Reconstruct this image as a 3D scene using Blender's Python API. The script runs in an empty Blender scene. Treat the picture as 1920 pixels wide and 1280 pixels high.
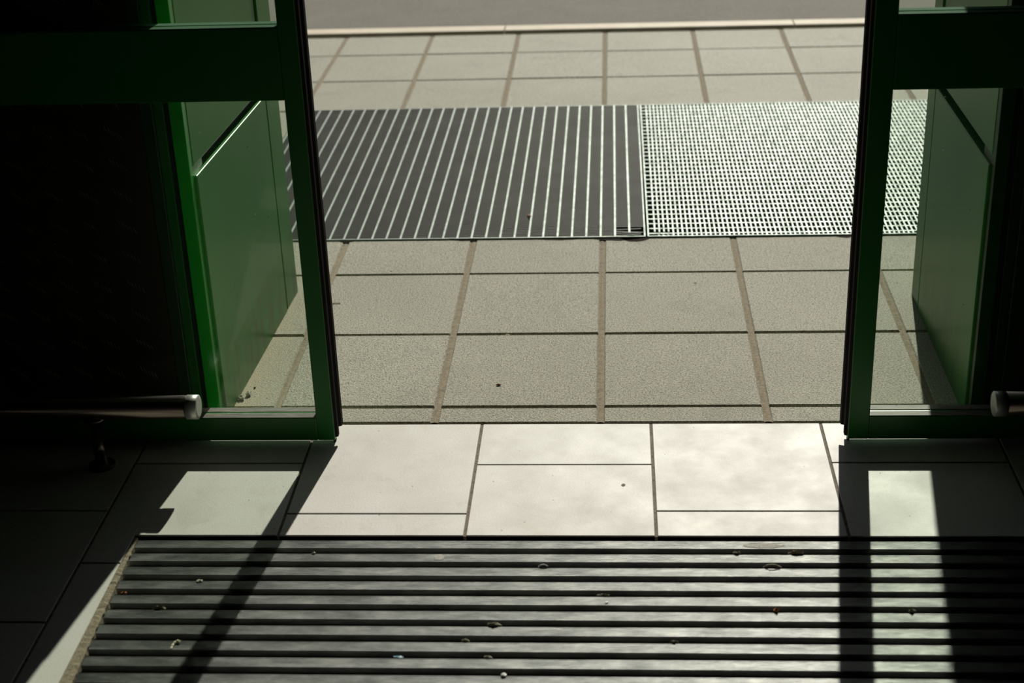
import bpy, bmesh, math, random
from mathutils import Vector, Matrix, noise

S = bpy.context.scene
COL = S.collection
random.seed(7)

# ------------------------------------------------------------------ camera
F_PX, PITCH, YAW, ROLL = 2902.9, 0.43873, 0.073710, -0.038163
cp, sp, cy_, sy_ = math.cos(PITCH), math.sin(PITCH), math.cos(YAW), math.sin(YAW)
fwd = Vector((-sy_ * cp, cy_ * cp, -sp))
rt0 = Vector((cy_, sy_, 0))
up0 = rt0.cross(fwd)
rt = rt0 * math.cos(ROLL) + up0 * math.sin(ROLL)
up = -rt0 * math.sin(ROLL) + up0 * math.cos(ROLL)
cd = bpy.data.cameras.new('camera')
cd.sensor_width = 36.0
cd.lens = F_PX / 1920 * 36.0
cd.clip_start = 0.05
cam = bpy.data.objects.new('camera', cd)
M = Matrix((rt, up, -fwd)).transposed().to_4x4()
M.translation = Vector((0.02826, -2.5212, 1.31852))
cam.matrix_world = M
COL.objects.link(cam)
S.camera = cam
cd.dof.use_dof = True
cd.dof.focus_distance = 2.78
cd.dof.aperture_fstop = 4.8

# ------------------------------------------------------------------ world, sun, exposure
SUN_AZ_X = 0.132          # dx/dy of the shadows on the ground
SUN_TAN = 0.635
w = bpy.data.worlds.new('world')
S.world = w
w.use_nodes = True
nt = w.node_tree
bg = nt.nodes['Background']
sky = nt.nodes.new('ShaderNodeTexSky')
sky.sky_type = 'NISHITA'
sky.sun_disc = False
sky.sun_elevation = math.atan(SUN_TAN)
sky.sun_rotation = math.atan(SUN_AZ_X)
hs = nt.nodes.new('ShaderNodeHueSaturation')
hs.inputs['Saturation'].default_value = 0.35
nt.links.new(sky.outputs[0], hs.inputs['Color'])
nt.links.new(hs.outputs[0], bg.inputs['Color'])
bg.inputs['Strength'].default_value = 0.041

sd = bpy.data.lights.new('sun', 'SUN')
sd.energy = 4.3
sd.angle = math.radians(0.53)
sd.color = (1.0, 0.970, 0.845)
sun = bpy.data.objects.new('sun', sd)
to_sun = Vector((SUN_AZ_X, 1.0, SUN_TAN * math.hypot(SUN_AZ_X, 1.0))).normalized()
sun.rotation_euler = to_sun.to_track_quat('Z', 'Y').to_euler()
sun.location = (0.6, 5, 4)
COL.objects.link(sun)

S.view_settings.view_transform = 'Standard'
S.view_settings.look = 'None'
S.view_settings.exposure = 0.0
S.view_settings.gamma = 1.0
S.view_settings.use_curve_mapping = False
S.cycles.max_bounces = 10
S.cycles.transparent_max_bounces = 16


# ------------------------------------------------------------------ materials
def mat(name):
    m = bpy.data.materials.new(name)
    m.use_nodes = True
    t = m.node_tree
    b = t.nodes['Principled BSDF']
    return m, t, b


def N(t, kind, **kw):
    n = t.nodes.new(kind)
    for k, v in kw.items():
        if k in n.inputs:
            n.inputs[k].default_value = v
        else:
            setattr(n, k, v)
    return n


def coords(t, scale=(1, 1, 1)):
    g = N(t, 'ShaderNodeNewGeometry')
    mp = N(t, 'ShaderNodeMapping')
    mp.inputs['Scale'].default_value = scale
    t.links.new(g.outputs['Position'], mp.inputs['Vector'])
    return mp.outputs[0]


def noise_tex(t, vec, scale, detail=4, rough=0.55, dist=0.0):
    n = N(t, 'ShaderNodeTexNoise')
    n.inputs['Scale'].default_value = scale
    n.inputs['Detail'].default_value = detail
    n.inputs['Roughness'].default_value = rough
    n.inputs['Distortion'].default_value = dist
    t.links.new(vec, n.inputs['Vector'])
    return n.outputs['Fac']


def ramp(t, fac, stops):
    r = N(t, 'ShaderNodeValToRGB')
    el = r.color_ramp.elements
    while len(el) < len(stops):
        el.new(0.5)
    for e, (p, c) in zip(el, stops):
        e.position = p
        e.color = (*c, 1) if len(c) == 3 else c
    t.links.new(fac, r.inputs[0])
    return r.outputs[0]


def mix(t, fac, a, b, mode='MIX'):
    m = N(t, 'ShaderNodeMix', data_type='RGBA', blend_type=mode)
    for sock, v in ((m.inputs[0], fac), (m.inputs[6], a), (m.inputs[7], b)):
        if hasattr(v, 'links') or isinstance(v, bpy.types.NodeSocket):
            t.links.new(v, sock)
        else:
            sock.default_value = v if isinstance(v, (int, float)) else (*v, 1)
    return m.outputs[2]


def bump(t, b, h, strength, dist=0.001):
    n = N(t, 'ShaderNodeBump')
    n.inputs['Strength'].default_value = strength
    n.inputs['Distance'].default_value = dist
    t.links.new(h, n.inputs['Height'])
    t.links.new(n.outputs[0], b.inputs['Normal'])
    return n


def tone(v):
    return (v, v, v)


# glazed pale floor tile
m_tile, t, b = mat('pale_tile')
v = coords(t)
c = ramp(t, noise_tex(t, v, 3.5, 6, 0.6), [(0.33, (0.57, 0.535, 0.49)), (0.5, (0.635, 0.61, 0.575)), (0.7, (0.68, 0.66, 0.63))])
c = mix(t, ramp(t, noise_tex(t, v, 16, 6, 0.7, 0.6), [(0.52, tone(0)), (0.74, tone(0.38))]), c, (0.40, 0.365, 0.30))
c = mix(t, ramp(t, noise_tex(t, v, 420, 3, 0.6), [(0.35, tone(0.30)), (0.55, tone(0))]), c, (0.33, 0.31, 0.27))
vo = N(t, 'ShaderNodeTexVoronoi'); vo.inputs['Scale'].default_value = 26; t.links.new(v, vo.inputs['Vector'])
c = mix(t, ramp(t, vo.outputs['Distance'], [(0.03, tone(0.85)), (0.045, tone(0))]), c, (0.10, 0.085, 0.07))
t.links.new(c, b.inputs['Base Color'])
b.inputs['Specular IOR Level'].default_value = 0.40
t.links.new(ramp(t, noise_tex(t, v, 9, 5, 0.6), [(0.3, tone(0.50)), (0.7, tone(0.62))]), b.inputs['Roughness'])
bump(t, b, noise_tex(t, v, 300, 3), 0.25, 0.0006)

m_grout, t, b = mat('tile_grout')
v = coords(t)
t.links.new(ramp(t, noise_tex(t, v, 160, 4), [(0.3, (0.10, 0.08, 0.06)), (0.7, (0.24, 0.20, 0.155))]), b.inputs['Base Color'])
b.inputs['Roughness'].default_value = 0.9
bump(t, b, noise_tex(t, v, 260, 4), 0.7, 0.001)

m_black_gap, t, b = mat('dirty_joint_and_shade')
b.inputs['Base Color'].default_value = (0.022, 0.014, 0.011, 1)
b.inputs['Roughness'].default_value = 0.95
b.inputs['Specular IOR Level'].default_value = 0.1

# concrete paver
m_paver, t, b = mat('concrete_paver')
v = coords(t)
oi = N(t, 'ShaderNodeNewGeometry')
c = ramp(t, noise_tex(t, v, 2.2, 5, 0.6), [(0.3, (0.37, 0.35, 0.262)), (0.55, (0.44, 0.418, 0.322)), (0.75, (0.50, 0.475, 0.378))])
c = mix(t, ramp(t, noise_tex(t, v, 300, 3, 0.7), [(0.36, tone(0.95)), (0.54, tone(0))]), c, (0.105, 0.095, 0.066))
c = mix(t, ramp(t, noise_tex(t, coords(t, (1, 1, 1)), 380, 3, 0.7), [(0.54, tone(0)), (0.68, tone(0.95))]), c, (0.66, 0.63, 0.54))
c = mix(t, ramp(t, noise_tex(t, v, 130, 5, 0.75), [(0.32, tone(0.9)), (0.42, tone(0))]), c, (0.13, 0.115, 0.08))
c = mix(t, ramp(t, noise_tex(t, v, 7, 4, 0.6, 0.8), [(0.55, tone(0)), (0.80, tone(0.4))]), c, (0.21, 0.19, 0.15))
# sandy grime creeping out from under the left green pillar
g = N(t, 'ShaderNodeSeparateXYZ'); gg = N(t, 'ShaderNodeNewGeometry'); t.links.new(gg.outputs['Position'], g.inputs[0])
mr = N(t, 'ShaderNodeMapRange'); mr.inputs['From Min'].default_value = -0.685; mr.inputs['From Max'].default_value = -0.60
mr.inputs['To Min'].default_value = 1; mr.inputs['To Max'].default_value = 0
t.links.new(g.outputs['X'], mr.inputs['Value'])
mm = N(t, 'ShaderNodeMath', operation='MULTIPLY'); t.links.new(mr.outputs[0], mm.inputs[0])
t.links.new(ramp(t, noise_tex(t, v, 25, 5, 0.7), [(0.3, tone(0.15)), (0.6, tone(0.95))]), mm.inputs[1])
my = N(t, 'ShaderNodeMapRange'); my.inputs['From Min'].default_value = 0.45; my.inputs['From Max'].default_value = 0.70
my.inputs['To Min'].default_value = 1; my.inputs['To Max'].default_value = 0
t.links.new(g.outputs['Y'], my.inputs['Value'])
m3 = N(t, 'ShaderNodeMath', operation='MULTIPLY'); t.links.new(mm.outputs[0], m3.inputs[0]); t.links.new(my.outputs[0], m3.inputs[1])
c = mix(t, m3.outputs[0], c, (0.46, 0.37, 0.24))
t.links.new(c, b.inputs['Base Color'])
t.links.new(ramp(t, noise_tex(t, v, 600, 2), [(0.45, tone(0.62)), (0.70, tone(0.30))]), b.inputs['Roughness'])
b.inputs['Specular IOR Level'].default_value = 0.25
bump(t, b, noise_tex(t, v, 330, 3, 0.7), 1.0, 0.0030)

m_sand, t, b = mat('sandy_joint')
v = coords(t)
c = ramp(t, noise_tex(t, v, 170, 5, 0.7), [(0.3, (0.17, 0.135, 0.09)), (0.5, (0.29, 0.24, 0.17)), (0.72, (0.38, 0.32, 0.235))])
t.links.new(c, b.inputs['Base Color'])
b.inputs['Roughness'].default_value = 0.95
bump(t, b, noise_tex(t, v, 240, 4, 0.7), 0.9, 0.002)

m_asphalt, t, b = mat('asphalt')
v = coords(t)
c = ramp(t, noise_tex(t, v, 5, 6, 0.7), [(0.3, (0.112, 0.097, 0.072)), (0.7, (0.150, 0.136, 0.104))])
c = mix(t, ramp(t, noise_tex(t, v, 130, 3, 0.7), [(0.5, tone(0)), (0.75, tone(0.6))]), c, (0.30, 0.27, 0.235))
t.links.new(c, b.inputs['Base Color'])
b.inputs['Roughness'].default_value = 0.85
bump(t, b, noise_tex(t, v, 150, 4, 0.7), 0.8, 0.003)

m_kerb, t, b = mat('kerb_stone')
v = coords(t)
c = ramp(t, noise_tex(t, v, 9, 5, 0.6), [(0.3, (0.52, 0.43, 0.31)), (0.7, (0.66, 0.57, 0.44))])
t.links.new(c, b.inputs['Base Color'])
b.inputs['Roughness'].default_value = 0.7

# green powder coat of the sliding leaves
def green_paint(name, base, rough, dirt=0.25, dcol=(0.09, 0.12, 0.07), metal=0.0):
    m, t, b = mat(name)
    v = coords(t, (1, 1, 0.25))
    c = mix(t, ramp(t, noise_tex(t, v, 14, 6, 0.7), [(0.42, tone(0)), (0.8, tone(dirt))]), base, dcol)
    t.links.new(c, b.inputs['Base Color'])
    b.inputs['Roughness'].default_value = rough
    b.inputs['Metallic'].default_value = metal
    return m


m_green = green_paint('green_powder_coat', (0.006, 0.150, 0.012), 0.35, 0.15)
m_green_deep_shade = green_paint('green_frame_deep_shade', (0.002, 0.022, 0.003), 0.5, 0.1)  # same green as the post, deep shade put into the base colour
m_green_half_shade = green_paint('green_frame_half_shade', (0.003, 0.070, 0.006), 0.45, 0.1)  # same green again, with a lighter shade in the colour
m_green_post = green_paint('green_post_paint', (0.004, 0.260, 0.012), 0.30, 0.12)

m_clad, t, b = mat('green_cladding')
v = coords(t, (1, 1, 0.18))
c = ramp(t, noise_tex(t, v, 7, 5, 0.6), [(0.3, (0.038, 0.190, 0.034)), (0.7, (0.056, 0.230, 0.048))])
vz = N(t, 'ShaderNodeNewGeometry'); sx = N(t, 'ShaderNodeSeparateXYZ'); t.links.new(vz.outputs['Position'], sx.inputs[0])
mr = N(t, 'ShaderNodeMapRange'); mr.inputs['From Min'].default_value = 0.0; mr.inputs['From Max'].default_value = 0.22
mr.inputs['To Min'].default_value = 0.9; mr.inputs['To Max'].default_value = 0.0
t.links.new(sx.outputs['Z'], mr.inputs['Value'])
mm = N(t, 'ShaderNodeMath', operation='MULTIPLY'); t.links.new(mr.outputs[0], mm.inputs[0])
t.links.new(ramp(t, noise_tex(t, coords(t, (1, 1, 0.3)), 30, 5, 0.75), [(0.42, tone(0)), (0.68, tone(0.9))]), mm.inputs[1])
c = mix(t, mm.outputs[0], c, (0.055, 0.050, 0.028))        # splash dirt along the foot
t.links.new(c, b.inputs['Base Color'])
b.inputs['Roughness'].default_value = 0.34
b.inputs['Specular IOR Level'].default_value = 0.22

m_black_rubber, t, b = mat('black_rubber')
b.inputs['Base Color'].default_value = (0.010, 0.007, 0.007, 1)
b.inputs['Roughness'].default_value = 0.75
b.inputs['Specular IOR Level'].default_value = 0.2

m_dark_reveal, t, b = mat('dark_reveal')
b.inputs['Base Color'].default_value = (0.012, 0.010, 0.009, 1)
b.inputs['Roughness'].default_value = 0.7

m_bead, t, b = mat('dusty_glazing_bead')
v = coords(t, (0.5, 3, 1))
t.links.new(ramp(t, noise_tex(t, v, 60, 5, 0.7), [(0.3, (0.09, 0.075, 0.065)), (0.7, (0.24, 0.22, 0.20))]), b.inputs['Base Color'])
b.inputs['Roughness'].default_value = 0.55

b.inputs['Specular IOR Level'].default_value = 0.15
m_bead_green, t, b = mat('green_glazing_gasket')
b.inputs['Base Color'].default_value = (0.03, 0.10, 0.05, 1)
b.inputs['Roughness'].default_value = 0.8
b.inputs['Specular IOR Level'].default_value = 0.1

# glass: thin clear sheet, faint green, with dust
m_glass = bpy.data.materials.new('door_glass')
m_glass.use_nodes = True
t = m_glass.node_tree
t.nodes.clear()
out = N(t, 'ShaderNodeOutputMaterial')
tr = N(t, 'ShaderNodeBsdfTransparent'); tr.inputs[0].default_value = (0.905, 0.945, 0.905, 1)
gl = N(t, 'ShaderNodeBsdfGlossy'); gl.inputs['Roughness'].default_value = 0.02
df = N(t, 'ShaderNodeBsdfDiffuse'); df.inputs[0].default_value = (0.55, 0.6, 0.5, 1)
fr = N(t, 'ShaderNodeFresnel'); fr.inputs[0].default_value = 1.45
hf = N(t, 'ShaderNodeMath', operation='MULTIPLY'); hf.inputs[1].default_value = 0.6
t.links.new(fr.outputs[0], hf.inputs[0])
m1 = N(t, 'ShaderNodeMixShader'); t.links.new(hf.outputs[0], m1.inputs[0]); t.links.new(tr.outputs[0], m1.inputs[1]); t.links.new(gl.outputs[0], m1.inputs[2])
v = coords(t, (1, 1, 1))
vo = N(t, 'ShaderNodeTexVoronoi'); vo.inputs['Scale'].default_value = 34; vo.inputs['Randomness'].default_value = 1
t.links.new(v, vo.inputs['Vector'])
dots = ramp(t, vo.outputs['Distance'], [(0.035, tone(0.45)), (0.06, tone(0))])
haze = ramp(t, noise_tex(t, coords(t, (1, 1, 0.3)), 9, 6, 0.7), [(0.35, tone(0.0)), (0.8, tone(0.014))])
ad = N(t, 'ShaderNodeMath', operation='ADD'); t.links.new(dots, ad.inputs[0]); t.links.new(haze, ad.inputs[1])
m2 = N(t, 'ShaderNodeMixShader'); t.links.new(ad.outputs[0], m2.inputs[0]); t.links.new(m1.outputs[0], m2.inputs[1]); t.links.new(df.outputs[0], m2.inputs[2])
t.links.new(m2.outputs[0], out.inputs[0])

m_galv, t, b = mat('galvanised_steel')
v = coords(t)
t.links.new(ramp(t, noise_tex(t, v, 40, 5, 0.7), [(0.3, (0.125, 0.155, 0.14)), (0.7, (0.215, 0.255, 0.232))]), b.inputs['Base Color'])
b.inputs['Metallic'].default_value = 0.45
t.links.new(ramp(t, noise_tex(t, v, 60, 4), [(0.3, tone(0.46)), (0.7, tone(0.62))]), b.inputs['Roughness'])

m_galv_dull, t, b = mat('dull_dark_steel')  # darker, less metallic base than the galvanised strips
v = coords(t)
t.links.new(ramp(t, noise_tex(t, v, 5, 6, 0.65), [(0.3, (0.048, 0.052, 0.042)), (0.7, (0.085, 0.09, 0.08))]), b.inputs['Base Color'])
b.inputs['Metallic'].default_value = 0.2
b.inputs['Roughness'].default_value = 0.6
b.inputs['Specular IOR Level'].default_value = 0.3

m_slat, t, b = mat('worn_aluminium_tread')
v = coords(t, (0.35, 1, 1))
c = ramp(t, noise_tex(t, v, 42, 6, 0.75), [(0.25, (0.17, 0.176, 0.172)), (0.5, (0.33, 0.34, 0.333)), (0.75, (0.53, 0.53, 0.51))])
c = mix(t, ramp(t, noise_tex(t, coords(t), 520, 2), [(0.62, tone(0)), (0.72, tone(0.8))]), c, (0.45, 0.43, 0.38))
t.links.new(c, b.inputs['Base Color'])
b.inputs['Metallic'].default_value = 0.95
t.links.new(ramp(t, noise_tex(t, v, 30, 5), [(0.3, tone(0.29)), (0.7, tone(0.40))]), b.inputs['Roughness'])
bump(t, b, noise_tex(t, coords(t, (0.2, 1, 1)), 300, 3), 0.3, 0.0006)

m_matbase, t, b = mat('dark_rubber_mat_base')
v = coords(t)
t.links.new(ramp(t, noise_tex(t, v, 90, 5, 0.7), [(0.4, (0.010, 0.005, 0.004)), (0.75, (0.035, 0.018, 0.013))]), b.inputs['Base Color'])
b.inputs['Roughness'].default_value = 0.95

m_cap, t, b = mat('satin_steel_cap')
v = coords(t)
t.links.new(ramp(t, noise_tex(t, v, 200, 4), [(0.3, (0.50, 0.50, 0.47)), (0.7, (0.68, 0.68, 0.65))]), b.inputs['Base Color'])
b.inputs['Metallic'].default_value = 0.55
b.inputs['Roughness'].default_value = 0.42

m_tube, t, b = mat('tarnished_steel_tube')
v = coords(t, (0.05, 1, 1))
t.links.new(ramp(t, noise_tex(t, v, 120, 4), [(0.3, (0.13, 0.10, 0.085)), (0.7, (0.22, 0.175, 0.15))]), b.inputs['Base Color'])
b.inputs['Metallic'].default_value = 1.0
b.inputs['Roughness'].default_value = 0.24

m_steel, t, b = mat('brushed_stainless')
v = coords(t, (0.05, 1, 1))
t.links.new(ramp(t, noise_tex(t, v, 120, 4), [(0.3, (0.42, 0.40, 0.37)), (0.7, (0.62, 0.60, 0.57))]), b.inputs['Base Color'])
b.inputs['Metallic'].default_value = 1.0
b.inputs['Roughness'].default_value = 0.16

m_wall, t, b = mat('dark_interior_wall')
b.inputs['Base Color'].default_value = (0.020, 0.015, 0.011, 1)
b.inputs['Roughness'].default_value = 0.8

m_tread, t, b = mat('tread_plate_metal')
b.inputs['Base Color'].default_value = (0.10, 0.075, 0.055, 1)
b.inputs['Metallic'].default_value = 0.8
b.inputs['Roughness'].default_value = 0.32


def flat(name, col, rough=0.8, metal=0.0):
    m, t, b = mat(name)
    v = coords(t)
    c = ramp(t, noise_tex(t, v, 300, 3, 0.6), [(0.3, tuple(x * 0.65 for x in col)), (0.7, tuple(min(1, x * 1.2) for x in col))])
    t.links.new(c, b.inputs['Base Color'])
    b.inputs['Roughness'].default_value = rough
    b.inputs['Metallic'].default_value = metal
    return m


# ------------------------------------------------------------------ mesh helpers
class MB:
    def __init__(self):
        self.v, self.f, self.mi = [], [], []

    def poly(self, pts, k=0):
        n = len(self.v)
        self.v += [tuple(p) for p in pts]
        self.f.append(tuple(range(n, n + len(pts))))
        self.mi.append(k)

    def box(self, x0, x1, y0, y1, z0, z1, k=0):
        n = len(self.v)
        self.v += [(x, y, z) for z in (z0, z1) for (x, y) in ((x0, y0), (x1, y0), (x1, y1), (x0, y1))]
        for f in ((3, 2, 1, 0), (4, 5, 6, 7), (0, 1, 5, 4), (1, 2, 6, 5), (2, 3, 7, 6), (3, 0, 4, 7)):
            self.f.append(tuple(n + i for i in f))
            self.mi.append(k)

    def slab(self, x0, x1, y0, y1, z1, z0, ch, k=0, jit=0.0):
        """a tile: flat top, chamfered rim, straight sides"""
        r = lambda: random.uniform(-jit, jit)
        q = [(x0 + r(), y0 + r()), (x1 + r(), y0 + r()), (x1 + r(), y1 + r()), (x0 + r(), y1 + r())]
        cs = ((1, 1), (-1, 1), (-1, -1), (1, -1))
        n = len(self.v)
        self.v += [(x + a * ch, y + b_ * ch, z1) for (x, y), (a, b_) in zip(q, cs)]
        self.v += [(x, y, z1 - ch) for x, y in q]
        self.v += [(x, y, z0) for x, y in q]
        self.f.append((n, n + 1, n + 2, n + 3)); self.mi.append(k)
        for i in range(4):
            j = (i + 1) % 4
            self.f.append((n + i, n + 4 + i, n + 4 + j, n + j)); self.mi.append(k)
            self.f.append((n + 4 + i, n + 8 + i, n + 8 + j, n + 4 + j)); self.mi.append(k)

    def prism_x(self, prof, x0, x1, k=0, caps=True):
        """closed (y, z) profile run along x"""
        n, m = len(self.v), len(prof)
        self.v += [(x0, y, z) for y, z in prof] + [(x1, y, z) for y, z in prof]
        for i in range(m):
            j = (i + 1) % m
            self.f.append((n + i, n + j, n + m + j, n + m + i)); self.mi.append(k)
        if caps:
            self.f.append(tuple(n + i for i in range(m))[::-1]); self.mi.append(k)
            self.f.append(tuple(n + m + i for i in range(m))); self.mi.append(k)

    def prism_z(self, prof, z0, z1, k=0):
        n, m = len(self.v), len(prof)
        self.v += [(x, y, z0) for x, y in prof] + [(x, y, z1) for x, y in prof]
        for i in range(m):
            j = (i + 1) % m
            self.f.append((n + i, n + j, n + m + j, n + m + i)); self.mi.append(k)
        self.f.append(tuple(n + i for i in range(m))[::-1]); self.mi.append(k)
        self.f.append(tuple(n + m + i for i in range(m))); self.mi.append(k)

    def lathe(self, c, axis, prof, seg=32, k=0, smooth=True):
        """prof: (distance along axis, radius)"""
        A = Vector(axis).normalized()
        U = A.orthogonal().normalized()
        W = A.cross(U)
        c = Vector(c)
        rings = []
        for d, r in prof:
            ids = []
            for i in range(seg):
                a = 2 * math.pi * i / seg
                ids.append(len(self.v))
                self.v.append(tuple(c + A * d + (U * math.cos(a) + W * math.sin(a)) * r))
            rings.append(ids)
        for a, b_ in zip(rings, rings[1:]):
            for i in range(seg):
                j = (i + 1) % seg
                self.f.append((a[i], a[j], b_[j], b_[i])); self.mi.append(k)
        self.f.append(tuple(rings[0][::-1])); self.mi.append(k)
        self.f.append(tuple(rings[-1])); self.mi.append(k)

    def build(self, name, mats, parent=None, bevel=0.0, smooth=False):
        me = bpy.data.meshes.new(name)
        me.from_pydata(self.v, [], self.f)
        mats = mats if isinstance(mats, (list, tuple)) else [mats]
        for m in mats:
            me.materials.append(m)
        me.polygons.foreach_set('material_index', self.mi)
        bm = bmesh.new(); bm.from_mesh(me)
        bmesh.ops.recalc_face_normals(bm, faces=bm.faces)
        bm.to_mesh(me); bm.free()
        o = bpy.data.objects.new(name, me)
        COL.objects.link(o)
        if parent is not None:
            o.parent = parent
            o.matrix_parent_inverse = parent.matrix_basis.inverted()
        if bevel:
            bv = o.modifiers.new('bevel', 'BEVEL')
            bv.width = bevel; bv.segments = 2; bv.limit_method = 'ANGLE'
        if smooth:
            for p in me.polygons:
                p.use_smooth = len(p.vertices) == 4
        return o


def tag(o, label=None, cat=None, group=None, kind=None):
    if label: o['label'] = label
    if cat: o['category'] = cat
    if group: o['group'] = group
    if kind: o['kind'] = kind
    return o


def empty(name, loc):
    o = bpy.data.objects.new(name, None)
    o.location = loc
    o.empty_display_size = 0.05
    COL.objects.link(o)
    return o


def cut_rects(r, hole):
    x0, x1, y0, y1 = r
    a0, a1, b0, b1 = hole
    if x1 <= a0 or x0 >= a1 or y1 <= b0 or y0 >= b1:
        return [r]
    res = []
    if x0 < a0: res.append((x0, a0, y0, y1))
    if x1 > a1: res.append((a1, x1, y0, y1))
    xa, xb = max(x0, a0), min(x1, a1)
    if y0 < b0: res.append((xa, xb, y0, b0))
    if y1 > b1: res.append((xa, xb, b1, y1))
    return res


# ------------------------------------------------------------------ inner tile floor
PIT_IN = (-0.7385, 1.30, -1.32, -0.4395)       # recess of the ribbed mat
TH = -0.0665
edges = [-0.8105 - 0.2995 * k for k in range(11, 0, -1)] + [-0.8105, -0.5125, -0.2125, 0.0905, 0.3905, 0.6880] + [0.6880 + 0.2995 * k for k in range(1, 12)]
i0 = edges.index(-0.8105)
starts = [-0.2085, -0.3745, -0.2145, -0.3655, -0.2085]
mb = MB()
for i in range(len(edges) - 1):
    k = i - i0
    ys = starts[k] if 0 <= k < 5 else (-0.3655 if k % 2 else -0.2095)
    rows = [TH]
    y = ys
    while y < TH - 0.01: y += 0.3125
    y -= 0.3125
    while y > -6.2:
        rows.append(y); y -= 0.3125
    rows.append(-6.2)
    jx = 0.0025 if -1 < k < 5 else 0.0023
    for a, b2 in zip(rows, rows[1:]):
        r = (edges[i] + jx, edges[i + 1] - jx, b2 + 0.0016, a - 0.0016)
        for q in cut_rects(r, (PIT_IN[0] - 0.0075, PIT_IN[1], PIT_IN[2], PIT_IN[3])):
            if q[1] - q[0] > 0.004 and q[3] - q[2] > 0.004:
                mb.slab(*q, random.uniform(-0.0003, 0.0002), -0.012, 0.0007, 0)
floor = mb.build('floor', [m_tile])
tag(floor, 'pale square floor tiles inside the doorway', kind='structure')
gb = MB()
for q in cut_rects((-4.2, 4.2, -6.2, TH), (PIT_IN[0] - 0.0075, PIT_IN[1], PIT_IN[2], PIT_IN[3])):
    gb.box(*q, -0.012, -0.0022)
gb.build('grout', m_grout, floor)
gb = MB()   # black dirt packed into the cross joints
for i in range(i0 - 2, i0 + 6):
    k = i - i0
    ys = starts[k] if 0 <= k < 5 else (-0.3655 if k % 2 else -0.2095)
    while ys > -2.4:
        for q in cut_rects((edges[i] + 0.003, edges[i + 1] - 0.003, ys - 0.0025, ys + 0.0025), (PIT_IN[0] - 0.0075, PIT_IN[1], PIT_IN[2], PIT_IN[3])):
            gb.box(*q, -0.0024, -0.0017)
        ys -= 0.3125
gb.build('joint_dirt', m_black_gap, floor)
# bottom and rim of the mat recess
gb = MB()
gb.box(PIT_IN[0] - 0.009, PIT_IN[1], PIT_IN[2], PIT_IN[3] + 0.001, -0.03, -0.022)
gb.build('mat_recess', m_black_gap, floor)
# crumbling mortar strip along the left edge of the recess
gb = MB()
n = 150
prev = None
for i in range(n + 1):
    y = -0.445 - 0.86 * i / n
    lean = (-0.4395 - y) * 0.030
    xa = PIT_IN[0] - 0.0078
    xb = PIT_IN[0] - 0.0010 + lean + 0.0018 * noise.noise(Vector((0, y * 90, 3)))
    z = -0.0012 + 0.0012 * noise.noise(Vector((1, y * 160, 0)))
    row = [(xa, y, z - 0.0006), ((xa + xb) / 2, y, z + 0.0008 * noise.noise(Vector((5, y * 200, 0)))), (xb, y, z - 0.001), (xb + 0.001, y, -0.02)]
    if prev:
        for j in range(3):
            gb.poly([prev[j], prev[j + 1], row[j + 1], row[j]])
    prev = row
gb.build('mortar_strip', m_sand, floor)

# ------------------------------------------------------------------ outside paving
PIT_OUT = (-0.906, 1.112, 0.838, 1.905)
PY = 0.3168
KERB = 2.797
mb = MB()
for i in range(-11, 12):
    for j in range(-1, 9):
        y0, y1 = j * PY, (j + 1) * PY
        if j == -1: y0 = -0.0600
        if j == 8: y1 = KERB - 0.010
        off = 0.0025 * math.sin(i * 3.1 + 1)
        r = (i * 0.3 + 0.0062 + off * 0, (i + 1) * 0.3 - 0.0062, y0 + (0.0034 if j >= 0 else 0), y1 - 0.0034)
        for q in cut_rects(r, PIT_OUT):
            if q[1] - q[0] > 0.006 and q[3] - q[2] > 0.006:
                mb.slab(*q, random.uniform(-0.0006, 0.0006), -0.03, 0.0022, 0, 0.0006)
pave = mb.build('pavement', [m_paver])
tag(pave, 'grey concrete paving slabs outside the door', kind='structure')
gb = MB()
for q in cut_rects((-3.3, 3.6, -0.060, KERB), PIT_OUT):
    gb.box(*q, -0.03, -0.0052)
gb.build('joint_sand', m_sand, pave)
gb = MB()
for i in range(-11, 13):
    for q in cut_rects((i * 0.3 - 0.0068, i * 0.3 + 0.0068, -0.058, KERB - 0.012), PIT_OUT):
        # lightly crowned ribbon of sand filling the long joints
        x0, x1, y0, y1 = q
        nn = max(2, int((y1 - y0) / 0.012))
        pr = None
        for s in range(nn + 1):
            y = y0 + (y1 - y0) * s / nn
            z = -0.0018 + 0.0007 * noise.noise(Vector((i * 7.3, y * 70, 0)))
            row = [(x0, y, z - 0.001), ((x0 + x1) / 2, y, z + 0.0003), (x1, y, z - 0.001)]
            if pr:
                gb.poly([pr[0], pr[1], row[1], row[0]]); gb.poly([pr[1], pr[2], row[2], row[1]])
            pr = row
gb.build('mortar_fill', m_sand, pave)
gb = MB()
gb.box(PIT_OUT[0], PIT_OUT[1], PIT_OUT[2], PIT_OUT[3], -0.045, -0.034)
gb.build('grate_recess', m_black_gap, pave)
gb = MB()   # crumbled paving edge by the gratings, its hollow shade painted as flat black patches
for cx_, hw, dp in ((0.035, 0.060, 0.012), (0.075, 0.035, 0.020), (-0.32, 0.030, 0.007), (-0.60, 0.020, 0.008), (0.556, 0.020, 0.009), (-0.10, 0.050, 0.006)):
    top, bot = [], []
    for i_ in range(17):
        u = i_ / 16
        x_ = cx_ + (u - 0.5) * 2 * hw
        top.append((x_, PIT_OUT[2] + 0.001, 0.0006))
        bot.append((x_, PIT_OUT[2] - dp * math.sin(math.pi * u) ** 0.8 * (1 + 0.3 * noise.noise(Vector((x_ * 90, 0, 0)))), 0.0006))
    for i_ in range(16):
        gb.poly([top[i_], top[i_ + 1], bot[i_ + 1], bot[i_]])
gb.build('crumbled_edge_shade', m_black_gap, pave)
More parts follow.
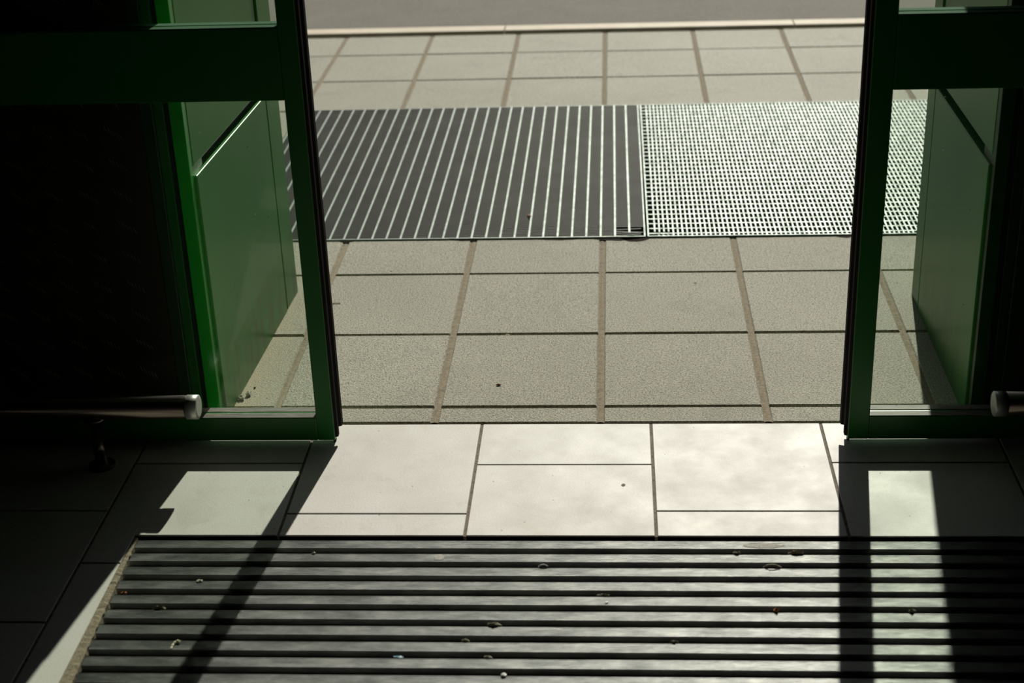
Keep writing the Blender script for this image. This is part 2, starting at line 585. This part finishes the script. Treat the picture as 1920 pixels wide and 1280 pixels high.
gb = MB()
gb.box(-4.2, 4.2, TH - 0.0005, -0.0595, -0.03, -0.008)
tag(gb.build('trim_1', m_black_gap), 'dark gap between the tiles and the paving', kind='structure')

gb = MB()
prof = [(KERB, -0.02), (KERB, 0.004), (KERB + 0.006, 0.010), (KERB + 0.074, 0.010), (KERB + 0.084, 0.004), (KERB + 0.084, -0.02)]
for s in range(-5, 6):
    gb.prism_x(prof, s * 1.0 - 0.35 + 0.002, s * 1.0 + 0.65 - 0.002)
tag(gb.build('kerb', m_kerb), 'narrow pale kerb between paving and road', kind='structure')
gb = MB()
gb.box(-14, 14, KERB + 0.085, 16, -0.06, 0.002)
tag(gb.build('road', m_asphalt), 'grey asphalt road beyond the kerb', kind='structure')
gb = MB()
for q in cut_rects((-14, 14, -0.3, 16), (-3.3, 3.6, -0.3, 2.9)):
    gb.box(*q, -0.09, -0.031)
tag(gb.build('ground', m_paver), 'ground around the doorway', kind='structure')

# ------------------------------------------------------------------ building shell
FY0, FY1 = -0.060, 0.10
gb = MB(); gb.box(-4.2, -0.7605, FY0, FY1, -0.03, 3.0)
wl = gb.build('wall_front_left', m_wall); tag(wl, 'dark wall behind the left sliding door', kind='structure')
gb = MB(); gb.box(0.728, 4.2, FY0, FY1, -0.03, 3.0)
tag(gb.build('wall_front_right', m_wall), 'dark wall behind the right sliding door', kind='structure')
gb = MB(); gb.box(-0.7605, 0.728, FY0, FY1, 2.25, 3.0)
tag(gb.build('wall_front_top', m_wall), 'wall above the doorway', kind='structure')
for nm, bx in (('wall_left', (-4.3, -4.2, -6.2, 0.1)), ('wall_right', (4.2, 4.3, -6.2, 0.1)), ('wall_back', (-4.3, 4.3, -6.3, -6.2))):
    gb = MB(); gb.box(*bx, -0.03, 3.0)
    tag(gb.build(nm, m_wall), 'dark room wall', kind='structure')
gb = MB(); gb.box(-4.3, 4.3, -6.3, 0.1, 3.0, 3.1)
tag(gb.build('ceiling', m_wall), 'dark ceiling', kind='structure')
gb = MB(); gb.box(-1.30, 1.30, -0.165, -0.062, 2.112, 2.25)
tag(gb.build('trim_2', m_green, bevel=0.002), 'green sliding door track box', kind='structure')
gb = MB(); gb.box(-3.2, 3.2, FY1, 2.45, 2.52, 2.64)  # unseen slab, added to cut sky light and deep sun indoors
tag(gb.build('sky_blocker', m_wall), 'unseen flat slab added above the entrance to block sky light', kind='structure')


# five bar tread plate on the wall behind the left leaf
def tread_plate(name, xa, xb, za, zb, parent):
    mb = MB()
    mb.box(xa, xb, FY0 - 0.004, FY0 - 0.0005, za, zb, 0)
    px, pz = 0.0600, 0.0560
    nx, nz = int((xb - xa) / px) + 1, int((zb - za) / pz) + 1
    for r in range(nz):
        for c_ in range(nx):
            cx, cz = xb - 0.050 - c_ * px, za + 0.03 + r * pz
            if cx < xa + 0.03 or cz > zb - 0.02: continue
            for s in range(-2, 3):
                ux, uz = cx + s * 0.0062, cz - s * 0.0036
                d, wv = Vector((0.38, -0.92)).normalized() * 0.0058, Vector((0.92, 0.38)).normalized() * 0.0010
                y = FY0 - 0.004
                q = [(ux - d.x - wv.x, uz - d.y - wv.y), (ux + d.x - wv.x, uz + d.y - wv.y), (ux + d.x + wv.x, uz + d.y + wv.y), (ux - d.x + wv.x, uz - d.y + wv.y)]
                top = [(ux - d.x * .7, y - 0.0012, uz - d.y * .7), (ux + d.x * .7, y - 0.0012, uz + d.y * .7)]
                A, B, C_, D = [(a, y, b_) for a, b_ in q]
                mb.poly([A, B, top[1], top[0]]); mb.poly([C_, D, top[0], top[1]]); mb.poly([B, C_, top[1]]); mb.poly([D, A, top[0]])
    return mb.build(name, m_tread, parent)


tread_plate('tread_plate', -1.60, -0.7610, 0.02, 1.10, wl)


# green door jambs (profiled posts) and clad pillars outside
def jamb(name, s, x_in, label, m_face=m_green_post, m_mid=m_green_half_shade):
    """s=-1 left, +1 right; profile steps away from the opening"""
    r = empty(name, (x_in, -0.04, 0))
    x = lambda d: x_in + s * d
    def part(nm, d0, d1, y0, y1, m, bev=0.0012):
        g = MB(); a, b_ = sorted((x(d0), x(d1)))
        g.box(a, b_, y0, y1, -0.004, 2.25)
        return g.build(nm, m, r, bevel=bev)
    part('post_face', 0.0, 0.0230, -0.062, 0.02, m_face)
    part('recess', 0.0230, 0.0330, -0.050, 0.02, m_green_deep_shade, 0)
    part('post_flange', 0.0330, 0.0500, -0.058, 0.02, m_mid)
    part('frame_strip', 0.0500, 0.0715 if s < 0 else 0.078, -0.064, 0.02, m_green_deep_shade)
    tag(r, label, kind='structure')
    return r


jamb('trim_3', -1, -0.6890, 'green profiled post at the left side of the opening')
jamb('trim_4', 1, 0.6510, 'green profiled post at the right side of the opening, coloured as in shade', green_paint('green_post_in_shade', (0.002, 0.045, 0.004), 0.45, 0.1), m_green_deep_shade)  # right post: same green paint, darkened in colour for its shade


def pillar(name, s, xn, xf, yn, yf, yj, label):
    """clad pillar whose inner side runs from (xn,yn) to (xf,yf); joints: level at z .478, upright at y=yj"""
    r = empty(name, ((xn + xf) / 2 + s * 0.15, (yn + yf) / 2, 0))
    X = lambda y, d=0.0: xn + (xf - xn) * (y - yn) / (yf - yn) - s * d
    def panel(nm, ya, yb, za, zb, d, m=m_clad, back=0.30, bev=0.002):
        g = MB()
        g.prism_z([(X(ya, d), ya), (X(yb, d), yb), (xn + s * back, yb), (xn + s * back, ya)], za, zb)
        return g.build(nm, m, r, bevel=bev)
    panel('core', yn + 0.012, yf - 0.010, -0.02, 2.60, -0.012, m_dark_reveal, 0.292, 0)
    panel('lower_panel', yn, yj - 0.004, -0.004, 0.468, 0.004)
    panel('upper_panel', yn, yj - 0.004, 0.484, 2.60, 0.0)
    panel('corner_panel', yj + 0.004, yf, -0.004, 2.60, 0.003)
    tag(r, label, kind='structure')
    return r


pillar('wall_outside_left', -1, -0.6880, -0.6640, -0.040, 0.545, 0.445, 'green clad pillar outside on the left, sunlit side')
pillar('wall_outside_right', 1, 0.6500, 0.6510, -0.040, 0.500, 0.425, 'green clad pillar outside on the right, shaded side')


# ------------------------------------------------------------------ sliding door leaves
def leaf(name, s, x_edge, x_glass, label):
    """s=-1: leaf runs to the left of x_edge; +1 to the right"""
    Y0, Y1, YG = -0.148, -0.108, -0.128
    Z0, Z1 = 0.0115, 2.108
    Wd = 0.78
    r = empty(name, (x_edge + s * Wd / 2, YG, Z0))
    def bx(nm, xa, xb, ya, yb, za, zb, m, bev=0.0012):
        g = MB(); a, b_ = sorted((xa, xb)); g.box(a, b_, ya, yb, za, zb)
        return g.build(nm, m, r, bevel=bev)
    xe2 = x_edge + s * Wd
    st = abs(x_glass - x_edge)
    bx('stile', x_edge, x_glass, Y0, Y1, Z0, Z1, m_green)
    bx('stile', xe2, xe2 - s * 0.05, Y0, Y1, Z0, Z1, m_green)
    a, b_ = x_glass, xe2 - s * 0.05
    bx('bottom_rail', a, b_, Y0, Y1, Z0, 0.0560, m_green)
    bx('middle_rail', a, b_, Y0, Y1, 0.6290, 0.7465, m_green)
    bx('top_rail', a, b_, Y0, Y1, 2.04, Z1, m_green)
    for (za, zb) in ((0.0560, 0.6290), (0.7465, 2.04)):
        p = bx('glass_pane', a, b_, YG - 0.003, YG + 0.003, za - 0.004, zb + 0.004, m_glass, 0)
        mb_ = m_bead if za < 0.5 else m_bead_green
        bx('glazing_bead', a, b_, Y0 + 0.001, YG - 0.0032, za - 0.001, za + 0.0012, mb_, 0)
        bx('glazing_bead', a, b_, YG + 0.0032, Y1 - 0.001, za - 0.001, za + 0.0012, mb_, 0)
    # rubber meeting seal: two lips of different length and a thin bright carrier
    d = -s
    g = MB()
    xa = x_edge
    g.prism_z([(xa, Y0 + 0.004), (xa + d * 0.005, Y0 + 0.006), (xa + d * 0.005, Y0 + 0.017), (xa, Y0 + 0.019)], 0.016, Z1 - 0.01)
    g.prism_z([(xa, Y1 - 0.017), (xa + d * 0.0085, Y1 - 0.013), (xa + d * 0.0095, Y1 - 0.003), (xa + d * 0.0080, Y1 + 0.002), (xa, Y1 - 0.001)], 0.026, Z1 - 0.01)
    g.build('edge_seal', m_black_rubber, r)
    g = MB()
    g.prism_z([(xa, Y0 + 0.0195), (xa + d * 0.0030, Y0 + 0.0195), (xa + d * 0.0030, Y0 + 0.0210), (xa, Y0 + 0.0210)], 0.020, Z1 - 0.01)
    g.build('seal_carrier', m_steel, r)
    # bottom guide brush, short, near the meeting edge
    g = MB()
    g.box(*sorted((xa + s * 0.002, xa + s * 0.006)), YG - 0.004, YG + 0.004, 0.0005, Z0 + 0.001)
    g.build('floor_guide', m_black_rubber, r)
    tag(r, label, kind='structure')
    return r


leaf('door_1', -1, -0.4660, -0.4965, 'left green framed glass sliding door leaf')
leaf('door_2', 1, 0.4265, 0.4618, 'right green framed glass sliding door leaf')


# ------------------------------------------------------------------ kick rails in front of the leaves
def guard_rail(s, x_end, x_post, label):
    Y, Z, R_ = -0.217, 0.1150, 0.0205
    r = empty('guard_rail', (x_post, Y, 0))
    L = 1.0
    g = MB()
    a = (x_end + s * 0.016, Y, Z)
    g.lathe(a, (s, 0, 0), [(0, R_), (L, R_)], 40)
    g.build('tube', m_tube, r, smooth=True)
    g = MB()
    g.lathe((x_end, Y, Z), (s, 0, 0), [(0, R_ * 0.80), (0.0004, R_ * 0.93), (0.0015, R_ + 0.0006), (0.020, R_ + 0.0006), (0.0202, R_)], 40)
    g.build('end_cap', m_cap, r, smooth=True)
    for k, xp in enumerate((x_post, x_post + s * 0.62)):
        g = MB()
        g.lathe((xp, Y, 0), (0, 0, 1), [(0, 0.023), (0.004, 0.023), (0.006, 0.020), (0.007, 0.0105), (0.088, 0.0105), (0.089, 0.017), (0.095, 0.020), (0.100, 0.0145)], 32)
        g.build('support_post', m_tube, r, smooth=True)
    tag(r, label, 'guard rail', 'steel kick rails')
    return r


guard_rail(-1, -0.6805, -0.866, 'low round steel kick rail on short posts in front of the left door leaf')
guard_rail(1, 0.6480, 0.860, 'low round steel kick rail whose end shows at the right picture edge')

# ------------------------------------------------------------------ ribbed entrance mat (inside)
mat_root = empty('ribbed_entrance_mat', (0.28, -0.88, -0.02))
tag(mat_root, 'long ribbed aluminium entrance mat sunk in the tile floor, dark gaps between treads', 'door mat')
Y1ST, PITCHY, WID = -0.4535, 0.0380, 0.0243
for k in range(22):
    y1 = Y1ST - k * PITCHY
    y0 = y1 - WID
    prof = [(y0, -0.016), (y0, -0.0008), (y0 + 0.0006, -0.0002)]
    nr = 7
    pw = (WID - 0.0024) / nr
    for i in range(nr):
        s0 = y0 + 0.0012 + i * pw
        prof += [(s0 + pw * 0.08, -0.00055), (s0 + pw * 0.22, -0.00022), (s0 + pw * 0.40, -0.0001), (s0 + pw * 0.58, -0.00022), (s0 + pw * 0.72, -0.00055), (s0 + pw * 0.76, -0.0013), (s0 + pw * 0.98, -0.0013)]
    prof += [(y1 - 0.0012, -0.0008), (y1 - 0.0006, -0.0001), (y1, -0.0008), (y1, -0.016)]
    lean = (-0.4395 - y1) * 0.030
    g = MB()
    g.prism_x([(y - y1, z) for y, z in prof], PIT_IN[0] + 0.003 + lean + random.uniform(-0.0006, 0.0006), PIT_IN[1] - 0.006)
    o = g.build('tread_bar', m_slat, mat_root)
    o.location = (0, y1, 0.0)
    o.parent = mat_root
    o.matrix_parent_inverse = mat_root.matrix_basis.inverted()
g = MB()
g.box(PIT_IN[0] + 0.012, PIT_IN[1] - 0.006, PIT_IN[2] + 0.005, Y1ST + 0.006, -0.0215, -0.0085)
g.build('mat_backing', m_matbase, mat_root)


# ------------------------------------------------------------------ gratings outside
def grating(name, x0, x1, y0, y1, zt, bear_along, label, mats):
    r = empty(name, ((x0 + x1) / 2, (y0 + y1) / 2, -0.03))
    H = 0.026
    mf, mbear, mcross = mats
    g = MB()
    tkn = 0.0042
    g.box(x0, x1, y0, y0 + tkn, zt - H, zt)
    g.box(x0, x1, y1 - tkn, y1, zt - H, zt)
    g.box(x0, x0 + tkn, y0 + tkn, y1 - tkn, zt - H, zt)
    g.box(x1 - tkn, x1, y0 + tkn, y1 - tkn, zt - H, zt)
    g.build('frame', mf, r, bevel=0.0006)
    return r, H


# left: thin bars run across, flat strips run away from the door
GX0, GXM, GX1 = -0.901, 0.1020, 1.106
GY0, GY1 = 0.841, 1.901
gr, H = grating('strip_grating', GX0, GXM - 0.002, GY0, GY1, 0.0035, 'x',
                '', (m_galv, m_galv_dull, m_galv))
tag(gr, 'dark metal floor grating with long pale strips, left of the pair outside the door', 'floor grating')
g = MB()
y = GY0 + 0.010
ny = 0
while y < GY1 - 0.008:
    xa, xb = GX0 + 0.004, GXM - 0.006
    if y < GY0 + 0.060:                      # broken corner near the middle joint
        xb = GXM - 0.072
    g.box(xa, xb, y, y + 0.0026, -0.020, 0.0018)
    y += 0.0098
    ny += 1
g.build('bearing_bars', m_galv_dull, gr)
nst = 30
for k in range(nst):
    x = GXM - 0.006 - 0.0335 * (k + 1)
    if x < GX0 + 0.01: break
    g = MB()
    ys = GY0 + 0.004 if k != 0 else GY0 + 0.028
    g.box(-0.0023, 0.0023, ys, GY1 - 0.004, -0.004, 0.0034)
    o = g.build('strip', m_galv, gr)
    o.location.x = x
for (ya, yb_, dx, dz) in ((0.012, 0.016, 0.0, 0.0), (0.026, 0.021, 0.002, 0.002), (0.038, 0.034, 0.004, -0.003), (0.050, 0.048, 0.0, 0.001)):
    g = MB()
    xa, xb = GXM - 0.070, GXM - 0.012 + dx
    g.poly([(xa, GY0 + ya, 0.001), (xb, GY0 + yb_, 0.003 + dz), (xb, GY0 + yb_ + 0.003, 0.003 + dz), (xa, GY0 + ya + 0.0035, 0.001)])
    g.poly([(xa, GY0 + ya, -0.010), (xb, GY0 + yb_, -0.012 + dz), (xb, GY0 + yb_, 0.003 + dz), (xa, GY0 + ya, 0.001)])
    o = g.build('bent_bar', m_galv_dull, gr)

gr2, H = grating('mesh_grating', GXM + 0.002, GX1, GY0, GY1, 0.0035, 'y', '', (m_galv, m_galv, m_galv))
tag(gr2, 'shiny open mesh floor grating of small square holes, right of the pair outside', 'floor grating')
g = MB()
x = GXM + 0.018
while x < GX1 - 0.008:
    ys = GY0 + 0.004
    dx = 0.0
    if x < GXM + 0.055:
        ys = GY0 + 0.030 + random.uniform(-0.004, 0.002)
        # kinked foot of the damaged bars
        g.prism_z([(x, ys), (x + 0.0040, ys), (x + 0.0150, GY0 + 0.012), (x + 0.0110, GY0 + 0.012)], -0.016, 0.0005)
    g.box(x, x + 0.0036, ys, GY1 - 0.004, -0.020, 0.0030)
    x += 0.01075
g.build('bearing_bars', m_galv, gr2)
g = MB()
y = GY0 + 0.020
while y < GY1 - 0.01:
    g.box(GXM + 0.005, GX1 - 0.004, y, y + 0.0052, -0.005, 0.0020)
    y += 0.0316
g.build('cross_bars', m_galv, gr2)

# ------------------------------------------------------------------ litter and dirt, each piece its own thing
LM = {
    'leaf': flat('dry_leaf', (0.30, 0.15, 0.06)), 'pale': flat('pale_leaf', (0.55, 0.45, 0.30)), 'white': flat('white_plastic', (0.85, 0.84, 0.78), 0.5),
    'bone': flat('bone_white', (0.80, 0.74, 0.58)), 'orange': flat('orange_scrap', (0.70, 0.26, 0.10)), 'blue': flat('blue_scrap', (0.25, 0.48, 0.60), 0.5),
    'dark': flat('dark_bark', (0.035, 0.022, 0.015)), 'twig': flat('twig_bark', (0.13, 0.10, 0.07)), 'grey': flat('grey_mud', (0.42, 0.41, 0.36)),
    'green': flat('moss_green', (0.20, 0.22, 0.07)), 'lint': flat('lint', (0.34, 0.33, 0.22)), 'stone': flat('broken_mortar', (0.44, 0.40, 0.31)), 'brown': flat('brown_stain', (0.20, 0.14, 0.10)),
}


def curl(name, x, y, z, L, Wd, hgt, ang, m, label, cat, group=None):
    """curled leaf or peel: arched strip with pointed ends and thickness"""
    o = empty  # placeholder name kept local
    g = MB()
    n = 10
    ca, sa = math.cos(ang), math.sin(ang)
    rows = []
    for i in range(n + 1):
        u = i / n
        wv = Wd * math.sin(math.pi * min(max(u, 0.04), 0.96)) ** 0.7 * (1 + 0.25 * math.sin(7 * u + x * 50))
        h = hgt * math.sin(math.pi * u)
        px = (u - 0.5) * L
        rows.append([(px * ca - q * sa, px * sa + q * ca, h + (0.25 * hgt if q == 0 else 0)) for q in (-wv / 2, 0, wv / 2)])
    for dz, flip in ((0, 0), (0.0006, 1)):
        for a, b_ in zip(rows, rows[1:]):
            for j in range(2):
                q = [a[j], a[j + 1], b_[j + 1], b_[j]]
                g.poly([(p[0], p[1], p[2] + dz) for p in q])
    ob = g.build(name, LM[m])
    ob.location = (x, y, z + 0.0002)
    return tag(ob, label, cat, group)


def chunk(name, x, y, z, sx, sy, sz, m, label, cat, group=None, seed=0):
    g = MB()
    ns, nr = 10, 6
    rr = random.Random(seed + int(x * 1e4))
    ids = []
    for i in range(nr + 1):
        ph = math.pi * i / nr
        row = []
        for j in range(ns):
            th = 2 * math.pi * j / ns
            k = 1 + 0.35 * noise.noise(Vector((math.cos(th) * 1.7 + seed, math.sin(th) * 1.7, math.cos(ph) * 1.7 + x * 10)))
            row.append((sx * math.sin(ph) * math.cos(th) * k, sy * math.sin(ph) * math.sin(th) * k, sz * (1 + math.cos(ph)) * 0.5 * (k if i < nr else 1)))
        ids.append(row)
    for a, b_ in zip(ids, ids[1:]):
        for j in range(ns):
            jj = (j + 1) % ns
            g.poly([a[j], a[jj], b_[jj], b_[j]])
    ob = g.build(name, LM[m])
    ob.location = (x, y, z)
    return tag(ob, label, cat, group)


def tube(name, pts, r, m, label, cat, group=None):
    P = [Vector(p) for p in pts]
    fine = []
    for a, b_ in zip(P, P[1:]):
        fine += [a.lerp(b_, u / 4) for u in range(4)]
    fine.append(P[-1])
    for _ in range(3):
        fine = [fine[0]] + [(fine[i - 1] + fine[i] * 2 + fine[i + 1]) / 4 for i in range(1, len(fine) - 1)] + [fine[-1]]
    g = MB()
    rings = []
    for i, p in enumerate(fine):
        d = (fine[min(i + 1, len(fine) - 1)] - fine[max(i - 1, 0)]).normalized()
        u = d.orthogonal().normalized(); wv = d.cross(u)
        rr = r * (1 + 0.25 * math.sin(i * 1.9))
        rings.append([tuple(p - P[0] + (u * math.cos(k * math.pi / 4) + wv * math.sin(k * math.pi / 4)) * rr) for k in range(8)])
    for a, b_ in zip(rings, rings[1:]):
        for k in range(8):
            kk = (k + 1) % 8
            g.poly([a[k], a[kk], b_[kk], b_[k]])
    g.poly(rings[0]); g.poly(rings[-1])
    ob = g.build(name, LM[m])
    ob.location = P[0]
    return tag(ob, label, cat, group)


TZ = -0.0002
chunk('dry_leaf', -0.1928, 0.0872, 0.0000, 0.0052, 0.0024, 0.0032, 'leaf', 'small curled brown leaf lying on the middle paving slab', 'leaf')
chunk('dry_leaf', -0.1892, 0.3143, -0.003, 0.0050, 0.0026, 0.0036, 'pale', 'tiny yellowish leaf caught in the joint between two paving slabs', 'leaf')
tube('twig', [(-0.578, 0.468, 0.0012), (-0.572, 0.475, 0.0013), (-0.564, 0.477, 0.0014), (-0.557, 0.476, 0.0012)], 0.0008, 'twig', 'thin bent twig on the paving slab beside the left door leaf', 'twig')
curl('dry_leaf', -0.1777, 0.9819, 0.0035, 0.012, 0.010, 0.003, 0.5, 'leaf', 'small brown leaf lying on the strip grating', 'leaf')
chunk('stone_chip', 0.0400, -0.2833, 0.0000, 0.0034, 0.0042, 0.0008, 'brown', 'small brown fleck stuck to the pale centre tile', 'crumb')
tube('string_scrap', [(-0.6065, -0.7440, 0.0016), (-0.6068, -0.7360, 0.0018), (-0.6055, -0.7280, 0.0020), (-0.6010, -0.7235, 0.0022), (-0.5990, -0.7275, 0.0018)], 0.0017, 'bone', 'small hooked off-white scrap on the shaded left part of the ribbed mat', 'scrap')
chunk('plastic_scrap', -0.2790, -0.7560, TZ - 0.002, 0.0075, 0.0025, 0.0032, 'blue', 'tiny pale blue plastic scrap between two tread bars', 'scrap')
chunk('pebble', -0.1277, -0.7966, TZ, 0.0045, 0.0036, 0.0030, 'white', 'small bright white pebble near the bottom edge of the ribbed mat', 'pebble')
chunk('crumb', -0.7165, -0.6030, TZ - 0.002, 0.0052, 0.0024, 0.0050, 'orange', 'orange crumb in a gap at the left end of the ribbed mat', 'crumb')
SLOT = lambda k: Y1ST - PITCHY * k + 0.0022          # just behind the far edge of tread bar k
chunk('dry_leaf', 0.3020, SLOT(1), TZ - 0.004, 0.0120, 0.0026, 0.0085, 'pale', 'tan leaf scrap standing in the first mat gap, on the right', 'leaf')
chunk('dry_leaf', 0.2120, SLOT(1), TZ - 0.004, 0.0065, 0.0026, 0.0080, 'lint', 'greenish grey fluff in the first mat gap, left of the tan scrap', 'fluff')
tube('peel_scrap', [(0.2490, SLOT(2), -0.001), (0.2540, SLOT(2), 0.0035), (0.2620, SLOT(2), 0.0052), (0.2700, SLOT(2), 0.0038), (0.2770, SLOT(2) - 0.002, 0.0002)], 0.0009, 'pale', 'thin arched pinkish peel bridging the second mat gap on the right', 'scrap')
tube('peel_scrap', [(-0.0920, SLOT(2), -0.001), (-0.0880, SLOT(2), 0.0028), (-0.0830, SLOT(2), 0.0040), (-0.0770, SLOT(2) - 0.001, 0.0010)], 0.0009, 'white', 'thin arched white sliver in the second mat gap at the picture centre', 'scrap')
chunk('crumb', 0.2580, SLOT(5), TZ - 0.002, 0.0036, 0.0030, 0.0075, 'orange', 'small orange brown crumb in a mat gap in the sunlit right part', 'crumb')
chunk('crumb', 0.4520, SLOT(5), TZ - 0.004, 0.0060, 0.0026, 0.0085, 'lint', 'olive grey crumb in a mat gap right of the door leaf shadow', 'crumb')
chunk('dry_leaf', -0.6520, SLOT(5), TZ - 0.004, 0.0100, 0.0024, 0.0070, 'lint', 'pale straw scrap in a gap in the shaded left part of the mat', 'leaf')
chunk('fluff', 0.0080, SLOT(4), TZ - 0.004, 0.0110, 0.0024, 0.0065, 'lint', 'greyish fluff on the fifth tread bar edge near the centre', 'fluff')
chunk('fluff', -0.1480, SLOT(6), TZ - 0.004, 0.0120, 0.0028, 0.0080, 'lint', 'tuft of olive fluff on the seventh tread bar edge', 'fluff')
chunk('fluff', -0.1870, SLOT(7), TZ - 0.004, 0.0065, 0.0024, 0.0068, 'lint', 'small tuft of fluff on the eighth tread bar edge', 'fluff')
chunk('fluff', -0.1520, SLOT(8), TZ - 0.004, 0.0070, 0.0024, 0.0062, 'lint', 'olive tuft of fluff on the ninth tread bar edge', 'fluff')
chunk('fluff', 0.1080, SLOT(7), TZ - 0.004, 0.0070, 0.0024, 0.0062, 'lint', 'pale tuft of fluff on the eighth tread bar edge, right of centre', 'fluff')
chunk('crumb', -0.6080, -0.5705, TZ, 0.0050, 0.0028, 0.0024, 'bone', 'elongated cream crumb on the fourth tread bar, shaded left part', 'crumb')
chunk('crumb', -0.4450, -0.4925, TZ - 0.001, 0.0030, 0.0024, 0.0034, 'bone', 'cream crumb at the second tread bar left of the door shadow', 'crumb')
chunk('crumb', 0.0130, -0.6220, TZ, 0.0024, 0.0024, 0.0016, 'white', 'white speck on top of the fifth tread bar', 'crumb')
chunk('mud_spot', 0.2570, -0.4670, TZ, 0.0300, 0.0062, 0.0006, 'grey', 'flat pale grey dried spot on the first tread bar, right', 'stain')
chunk('mud_spot', -0.2470, -0.5030, TZ, 0.0085, 0.0070, 0.0006, 'grey', 'round pale grey dried spot on the second tread bar, left of centre', 'stain')
chunk('mortar_lump', -0.6750, 0.0340, 0.0, 0.0065, 0.0065, 0.0075, 'stone', 'larger mortar crumb at the foot of the left green pillar', 'rubble')
chunk('mortar_lump', -0.6640, 0.0500, 0.0, 0.0050, 0.0070, 0.0075, 'stone', 'upright mortar crumb right of the larger one by the pillar', 'rubble', seed=3)
chunk('mortar_lump', -0.6590, 0.0800, 0.0, 0.0022, 0.0022, 0.0026, 'dark', 'tiny dark crumb just beyond the mortar crumbs by the pillar', 'rubble', seed=5)
chunk('pebble', -0.4710, 0.6550, 0.0, 0.0026, 0.0026, 0.0022, 'white', 'tiny white pebble on the paving in front of the strip grating', 'pebble')
chunk('crumb', 0.2010, 0.5700, 0.0, 0.0035, 0.0025, 0.0012, 'brown', 'flat brown fleck on the slab below the mesh grating', 'crumb')
